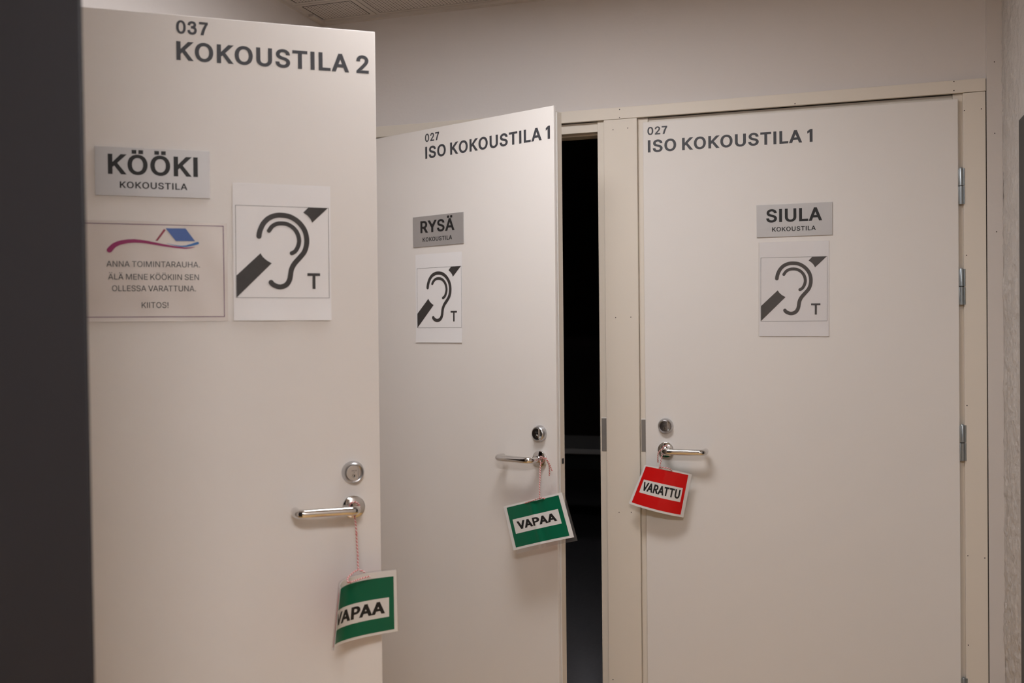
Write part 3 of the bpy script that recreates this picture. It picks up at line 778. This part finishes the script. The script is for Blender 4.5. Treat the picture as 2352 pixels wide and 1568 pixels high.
# purple-bordered notice, half hidden by the dark panel
NX, NZ = W - 0.3214 - 0.2970, 1.6290
r = door_thing('paper_notice', 'L', NX, NZ, 'laminated notice with purple border, house logo and KIITOS!, below the KÖÖKI sign', 'notice', None, 0.0, 0.0)
nw, nh = 0.2978, 0.2062
def nf(off):
    return lambda u, v: (u, -(0.0010 + off + 0.0009 * math.sin(u * 33 + v * 20) ** 2 * max(0, (u / nw)) + 0.0022 * max(0.0, (-v / nh - 0.85) / 0.15) ** 2 * (1 - u / nw)), v)
b = bmesh.new()
n = 40
g = [[b.verts.new(nf(0.0)(nw * i / n, -nh * k / n)) for k in range(n + 1)] for i in range(n + 1)]
g2 = [[b.verts.new(nf(-0.0004)(nw * i / n, -nh * k / n)) for k in range(n + 1)] for i in range(n + 1)]
for i in range(n):
    for k in range(n):
        b.faces.new((g[i][k], g[i][k + 1], g[i + 1][k + 1], g[i + 1][k]))
        b.faces.new((g2[i][k], g2[i + 1][k], g2[i + 1][k + 1], g2[i][k + 1]))
link('sheet', b, M['notice'], r, True)
def nd(t, z): return (W + t - NX, z - NZ)
sp = (40, 26, 0, nw, -nh, 0)
link('printed_border', flat([ring_rect(0.0075, nw - 0.0070, -0.1975, -0.0055, 0.0013)], nf(0.0006), sp), M['purple'], r)
sw = [(-0.5522, 1.5690), (-0.5431, 1.5790), (-0.5278, 1.5855), (-0.5047, 1.5885), (-0.479, 1.5862), (-0.4453, 1.5801), (-0.4059, 1.5752), (-0.386, 1.5778)]
link('logo_swoosh', flat([stroke([nd(*p) for p in sw], lambda t: 0.0100 * (1 - t) ** 0.75 + 0.0006)], nf(0.0007), sp), M['magenta'], r)
link('logo_roof', flat([[[nd(*p) for p in [(-0.4435, 1.616), (-0.4041, 1.6165), (-0.3853, 1.5900), (-0.4237, 1.5896)]]]], nf(0.0007), sp), M['blue'], r)
link('logo_gable', flat([[[nd(*p) for p in [(-0.4639, 1.5894), (-0.4595, 1.5891), (-0.4432, 1.6119), (-0.4464, 1.6145)]]]], nf(0.0007), sp), M['maroon'], r)
link('logo_wave', flat([stroke([nd(*p) for p in [(-0.4413, 1.5846), (-0.4217, 1.5800), (-0.4032, 1.5795), (-0.3805, 1.5862)]], lambda t: 0.0004 + 0.0052 * t ** 1.3)], nf(0.0007), sp), M['bluelight'], r)
for txt, a, c, zb in [('ANNA TOIMINTARAUHA.', -0.5585, -0.3764, 1.5352), ('ÄLÄ MENE KÖÖKIIN SEN', -0.5557, -0.3787, 1.5089), ('OLLESSA VARATTUNA.', -0.5485, -0.3850, 1.4852), ('KIITOS!', -0.4921, -0.4399, 1.4508)]:
    u0, v0 = nd(a, zb); u1, _ = nd(c, zb)
    word('notice_text', txt, nf(0.0007), u0, u1, v0, v0 + 0.0117, M['text'], r, bold=1.5, split=(40, 1, 0, nw, 0, 1))

# ---------------------------------------------------------------- hanging tags
def patch(top, bot, ripple=0.0, rs=0.5):
    """curved card: top and bottom edges are arcs through three points"""
    T = [Vector(p) for p in top]; B = [Vector(p) for p in bot]
    T[1] = 2 * T[1] - (T[0] + T[2]) / 2; B[1] = 2 * B[1] - (B[0] + B[2]) / 2
    def q(P, s): return P[0] * (1 - s) ** 2 + 2 * P[1] * s * (1 - s) + P[2] * s * s
    # even spacing along the curve
    tab = [0.0]
    for k in range(200):
        tab.append(tab[-1] + ((q(B, (k + 1) / 200) + q(T, (k + 1) / 200)) - (q(B, k / 200) + q(T, k / 200))).length)
    def even(s):
        if s <= 0 or s >= 1: return s
        x = s * tab[-1]
        k = max(i for i in range(200) if tab[i] <= x)
        return (k + (x - tab[k]) / (tab[k + 1] - tab[k])) / 200
    def pt(s, t):
        s = even(s)
        return q(B, s) * (1 - t) + q(T, s) * t
    def fn(off):
        def f(s, t):
            p = pt(s, t)
            n = (pt(s + 1e-3, t) - pt(s - 1e-3, t)).cross(pt(s, t + 1e-3) - pt(s, t - 1e-3)).normalized()
            return p + n * (off + ripple * math.exp(-((s - rs) / 0.035) ** 2) - 0.6 * ripple * math.exp(-((s - rs - 0.09) / 0.05) ** 2))
        return f
    return fn

def cord(root, strands, knots, rad=0.0018):
    b = bmesh.new()
    for sidx, st in enumerate(strands):
        path = catmull(st, 0.0010)
        tube(b, path, rad, 8, twist=14)
    s = link('string', b, [M['string_red'], M['string_white']], root, True)
    s['label'] = 'red and white twisted string'
    for k in knots:
        b = bmesh.new()
        bmesh.ops.create_icosphere(b, subdivisions=2, radius=0.0026)
        for v in b.verts:
            v.co *= 1 + 0.25 * noise.noise(v.co * 900 + Vector((1, 2, 3)))
            v.co += Vector(k)
        for i, f in enumerate(b.faces): f.material_index = 1 if (i // 7) % 3 == 0 else 0
        link('knot', b, [M['string_red'], M['string_white']], s, True)

def hang_tag(label, top, bot, col, back, textm, panel, txt, ink, strands, knots, film=(0, 1, 0, 1), card=(0, 1, 0, 1), ripple=0.0, bold=38, back_txt='VARATTU', tb=(0.1, 0.9), panelv=(0.36, 0.66), textv=(0.43, 0.585), margin=(0.045, 0.955, 0.045, 0.955), sleeve=None):
    k0 = Vector(strands[0][0])
    root = empty('door_tag', (0, 0, 0))
    tag(root, label, 'tag', 'laminated tags on the door handles')
    fn = patch(top, bot, ripple)
    N = 40
    def sheet(name, m, rng, off, th, parent):
        b = bmesh.new()
        s0, s1, t0, t1_ = rng
        F_, B_ = fn(off), fn(off - th)
        f = [[b.verts.new(F_(s0 + (s1 - s0) * i / N, t0 + (t1_ - t0) * k / 6)) for k in range(7)] for i in range(N + 1)]
        g = [[b.verts.new(B_(s0 + (s1 - s0) * i / N, t0 + (t1_ - t0) * k / 6)) for k in range(7)] for i in range(N + 1)]
        for i in range(N):
            for k in range(6):
                b.faces.new((f[i][k], f[i + 1][k], f[i + 1][k + 1], f[i][k + 1]))
                b.faces.new((g[i][k], g[i][k + 1], g[i + 1][k + 1], g[i + 1][k]))
            b.faces.new((f[i][0], g[i][0], g[i + 1][0], f[i + 1][0]))
            b.faces.new((f[i + 1][6], g[i + 1][6], g[i][6], f[i][6]))
        for k in range(6):
            b.faces.new((f[0][k + 1], g[0][k + 1], g[0][k], f[0][k]))
            b.faces.new((f[N][k], g[N][k], g[N][k + 1], f[N][k + 1]))
        return link(name, b, m, parent, True)
    cd = sheet('card', M['card'], card, 0.0, 0.0006, root)
    s0, s1, t0, t1_ = margin
    split = (44, 1, 0, 1, 0, 1)
    link('colour_field', flat([rect(s0, s1, t0, t1_)], fn(0.0003), (44, 6, 0, 1, 0, 1)), col, root, True)
    link('colour_field', flat([rect(s0, s1, t0, t1_)], fn(-0.0010), (44, 6, 0, 1, 0, 1)), back, root, True)['label'] = 'other colour on the back of the tag'
    link('text_panel', flat([rect(panel[0], panel[1], *panelv)], fn(0.0006), split), M['card'], root, True)
    word('tag_text', txt, fn(0.0009), tb[0], tb[1], textv[0], textv[1], ink, root, bold=bold, split=split, gap=38)
    if sleeve:
        sheet('plastic_sleeve', M['film'], sleeve, -0.0035, 0.0004, root)
    cord(root, strands, knots)
    root.location = k0
    for ch in root.children:
        ch.location = -k0
    return root

TAG_R_TOP= [[-0.5743, -0.035, 0.967], [-0.5032, -0.052, 0.9585], [-0.4262, -0.032, 0.9411]]
TAG_R_BOT= [[-0.6247, -0.048, 0.8435], [-0.5359, -0.062, 0.8234], [-0.4539, -0.032, 0.804]]
TAG_M_TOP= [[-0.9526, -0.3267, 0.8668], [-0.8428, -0.3766, 0.9016], [-0.7488, -0.4054, 0.9301]]
TAG_M_BOT= [[-0.9105, -0.3612, 0.7433], [-0.8019, -0.4063, 0.7801], [-0.7078, -0.4266, 0.8066]]
TAG_L_TOP= [[-0.9704, -1.3376, 0.8708], [-0.9825, -1.2634, 0.876], [-0.9103, -1.1879, 0.8784]]
TAG_L_BOT= [[-0.9824, -1.3465, 0.7404], [-0.9952, -1.2653, 0.7336], [-0.9109, -1.1822, 0.7403]]
STR_L= [[[-1.0042, -1.2322, 1.0161], [-0.9949, -1.2402, 1.0269], [-0.9875, -1.2385, 1.03], [-0.9837, -1.2295, 1.0256], [-0.9824, -1.2224, 1.0154], [-0.9882, -1.2179, 1.0038], [-0.9975, -1.2148, 0.9974], [-0.9947, -1.2252, 0.9957]], [[-0.9946, -1.2251, 0.9987], [-0.9876, -1.2324, 0.9793], [-0.9845, -1.2363, 0.9606], [-0.9835, -1.2368, 0.9382], [-0.9802, -1.2394, 0.9149], [-0.9781, -1.244, 0.8981], [-0.9748, -1.2478, 0.8863]], [[-0.9738, -1.2496, 0.8867], [-0.9774, -1.2621, 0.8849], [-0.9791, -1.2782, 0.8806], [-0.9792, -1.2883, 0.8771], [-0.9746, -1.2973, 0.8722], [-0.9734, -1.2865, 0.8688]], [[-0.9738, -1.2496, 0.8867], [-0.9672, -1.2497, 0.8851], [-0.9599, -1.2467, 0.8816]], [[-0.9718, -1.2927, 0.8699], [-0.9671, -1.2732, 0.8699], [-0.9604, -1.2571, 0.8712], [-0.9515, -1.2406, 0.872]]]
KNOT_L= [[-0.9697, -1.2937, 0.8708], [-0.984, -1.2372, 0.9608], [-0.9802, -1.2394, 0.914], [-0.9921, -1.2282, 0.9979]]
STR_M= [[[-0.8214, -0.372, 1.0272], [-0.8128, -0.3807, 1.0262], [-0.8095, -0.3766, 1.0194], [-0.8147, -0.3692, 1.0109], [-0.8245, -0.3547, 1.0044], [-0.8332, -0.3353, 1.0135], [-0.8278, -0.3481, 1.0241]], [[-0.8224, -0.3663, 1.0074], [-0.8229, -0.3714, 0.9889], [-0.8221, -0.3771, 0.9633], [-0.822, -0.3825, 0.9377], [-0.8206, -0.3873, 0.9078]], [[-0.8199, -0.3897, 0.9082], [-0.8362, -0.3835, 0.9012], [-0.8557, -0.3749, 0.8934], [-0.8726, -0.3651, 0.8866]], [[-0.8199, -0.3897, 0.9082], [-0.8103, -0.3934, 0.9095], [-0.8032, -0.3919, 0.9069]], [[-0.8146, -0.3693, 1.0212], [-0.8033, -0.379, 1.0228], [-0.7976, -0.3758, 1.0108], [-0.7961, -0.3657, 0.9949], [-0.7981, -0.3596, 0.9705]], [[-0.8033, -0.379, 1.0228], [-0.7976, -0.3705, 1.0116], [-0.793, -0.3658, 0.9979], [-0.7883, -0.3633, 0.984]]]
KNOT_M= [[-0.8149, -0.3767, 1.0215], [-0.8199, -0.3897, 0.9082]]
STR_R= [[[-0.4969, -0.035, 1.026], [-0.5006, -0.045, 1.0304], [-0.5077, -0.05, 1.0306], [-0.5143, -0.05, 1.0241], [-0.5173, -0.04, 1.0115], [-0.5159, -0.03, 1.0012], [-0.518, -0.02, 1.0079]], [[-0.5152, -0.045, 1.0109], [-0.5175, -0.048, 0.9954], [-0.5213, -0.05, 0.9771], [-0.5245, -0.052, 0.9628], [-0.5295, -0.046, 0.9521]], [[-0.5148, -0.05, 1.0207], [-0.5236, -0.05, 1.0144], [-0.5298, -0.045, 1.0039], [-0.5318, -0.04, 0.9887], [-0.5322, -0.035, 0.9754]], [[-0.5243, -0.053, 0.963], [-0.5122, -0.058, 0.9632], [-0.4965, -0.058, 0.9611], [-0.4879, -0.055, 0.9565], [-0.484, -0.047, 0.9469]]]
KNOT_R= [[-0.5241, -0.054, 0.9631], [-0.532, -0.036, 0.9808], [-0.5139, -0.045, 1.007]]

hang_tag('green VAPAA tag with one side curled, hanging from the 037 door handle', TAG_L_TOP, TAG_L_BOT, M['green'], M['red'], M['card'],
         (0.09, 0.895), 'VAPAA', M['ink'], STR_L, KNOT_L, card=(0.0, 0.985, 0.004, 0.985), margin=(0.035, 0.950, 0.045, 0.888), tb=(0.155, 0.850), panelv=(0.26, 0.565), textv=(0.325, 0.515), sleeve=(0.0, 1.0, 0.0, 1.0))
hang_tag('flat green VAPAA tag hanging from the ajar door handle', TAG_M_TOP, TAG_M_BOT, M['green'], M['red'], M['card'],
         (0.115, 0.885), 'VAPAA', M['ink'], STR_M, KNOT_M, ripple=0.0022, margin=(0.055, 0.945, 0.050, 0.955), tb=(0.175, 0.835), panelv=(0.340, 0.665), textv=(0.420, 0.600), sleeve=(0.02, 1.035, -0.085, 0.98))
hang_tag('red VARATTU tag hanging from the closed door handle', TAG_R_TOP, TAG_R_BOT, M['red'], M['green'], M['card'],
         (0.110, 0.880), 'VARATTU', M['ink'], STR_R, KNOT_R, ripple=0.0012, margin=(0.045, 0.935, 0.050, 0.965), tb=(0.135, 0.848), panelv=(0.330, 0.650), textv=(0.395, 0.600), bold=36)

# ---------------------------------------------------------------- dark foreground panel, cabinet edge at the right
PD = Vector((-0.8597, -2.1900, 0))
r = empty('partition_panel', (PD.x + 0.0235, PD.y - 0.006, 0), 0.30)
tag(r, 'blurred charcoal upright panel along the left edge, hiding the notice', 'panel', kind='thing')
b = bmesh.new()
box(b, -0.62, 0.0, 0.0, 0.035, 0.0, 2.40, bevel=0.003)
for v in b.verts:
    v.co.x += -0.0072 - 0.0045 * v.co.z - (0.075 if v.co.y > 0.017 else 0.0)
link('panel_board', b, M['charcoal'], r)
b = bmesh.new()
box(b, -0.62, 0.0, -0.10, 0.14, 0.0, 0.012, bevel=0.003)
link('base_plate', b, M['darktrim'], r)

b = bmesh.new()
box(b, 0.4615, 0.4670, -0.95, -0.300, 0.0, 1.930, bevel=0.002)
tag(link('trim_8', b, M['darktrim']), 'dark grey frame edge on the rough wall at the far right', 'trim', kind='structure')

# ---------------------------------------------------------------- dark meeting room behind the ajar door
bm = boxes((-5.0, 3.0, 0.11, 6.0, -0.06, -0.001))
tag(link('floor_2', bm, M['carpet']), 'grey carpet in the dark room behind the ajar door', 'floor', kind='structure')
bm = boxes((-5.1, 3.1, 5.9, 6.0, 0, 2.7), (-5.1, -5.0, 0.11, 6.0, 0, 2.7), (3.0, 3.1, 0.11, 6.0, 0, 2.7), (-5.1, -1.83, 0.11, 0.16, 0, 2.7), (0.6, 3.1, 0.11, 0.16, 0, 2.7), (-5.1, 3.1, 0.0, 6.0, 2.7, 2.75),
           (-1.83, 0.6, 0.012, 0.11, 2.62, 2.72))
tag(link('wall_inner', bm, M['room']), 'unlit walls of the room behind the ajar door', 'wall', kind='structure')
# room behind the 037 door
bm = boxes((-4.2, -4.1, -4.0, 0.0, 0, 2.7), (-4.2, -1.83, -0.1, 0.0, 0, 2.7), (-4.2, -1.83, -4.1, -4.0, 0, 2.7), (-4.2, -1.83, -4.0, 0.0, 2.62, 2.7))
tag(link('wall_side', bm, M['room']), 'walls of the room behind the open 037 door', 'wall', kind='structure')

t = empty('meeting_table', (-1.55, 2.55, 0))
tag(t, 'pale-edged table barely visible in the dark room', 'table')
b = bmesh.new(); box(b, -0.8, 0.8, -0.35, 0.35, 0.712, 0.740, bevel=0.003); link('table_top', b, M['table'], t)
for sx in (-0.72, 0.72):
    for sy in (-0.29, 0.29):
        b = bmesh.new(); box(b, sx - 0.02, sx + 0.02, sy - 0.02, sy + 0.02, 0.0, 0.712); link('leg', b, M['tubing'], t)
b = bmesh.new(); box(b, -0.70, 0.70, -0.30, -0.28, 0.62, 0.70); link('modesty_rail', b, M['tubing'], t)

c = empty('meeting_chair', (-0.905, 1.92, 0), 0.35)
tag(c, 'dark teal chair at the table in the dark room', 'chair')
b = bmesh.new(); box(b, -0.22, 0.22, -0.22, 0.22, 0.43, 0.48, bevel=0.02); link('seat', b, M['teal'], c, True)
b = bmesh.new(); box(b, -0.21, 0.21, -0.245, -0.205, 0.62, 1.12, bevel=0.018); link('backrest', b, M['teal'], c, True)
for sx in (-0.19, 0.19):
    b = bmesh.new(); tube(b, [Vector((sx, -0.20, 0.0)), Vector((sx, -0.21, 0.45)), Vector((sx, -0.225, 0.70))], 0.011, 12); link('leg', b, M['tubing'], c, True)
    b = bmesh.new(); tube(b, [Vector((sx, 0.20, 0.0)), Vector((sx, 0.19, 0.44))], 0.011, 12); link('leg', b, M['tubing'], c, True)

# ---------------------------------------------------------------- ceiling lamps of the corridor (their panels give the light)
LAB = {'near': 'flat ceiling lamp just in front of the 027 doors', 'mid': 'flat ceiling lamp above and behind the viewer'}
for key, x, y, lx, ly in LAMPS:
    t = empty('ceiling_lamp', (x, y, 2.485))
    tag(t, LAB[key], 'lamp', 'flat corridor ceiling lamps')
    b = boxes((-lx / 2 - 0.02, lx / 2 + 0.02, -ly / 2 - 0.02, -ly / 2, -0.002, 0.030), (-lx / 2 - 0.02, lx / 2 + 0.02, ly / 2, ly / 2 + 0.02, -0.002, 0.030),
              (-lx / 2 - 0.02, -lx / 2, -ly / 2, ly / 2, -0.002, 0.030), (lx / 2, lx / 2 + 0.02, -ly / 2, ly / 2, -0.002, 0.030))
    link('lamp_frame', b, M['lampframe'], t)
    b = boxes((-lx / 2, lx / 2, -ly / 2, ly / 2, -0.0015, 0.006))
    link('diffuser', b, emitter('lamp_glow_' + key, LAMP_POWER[key], LAMP_COL), t)
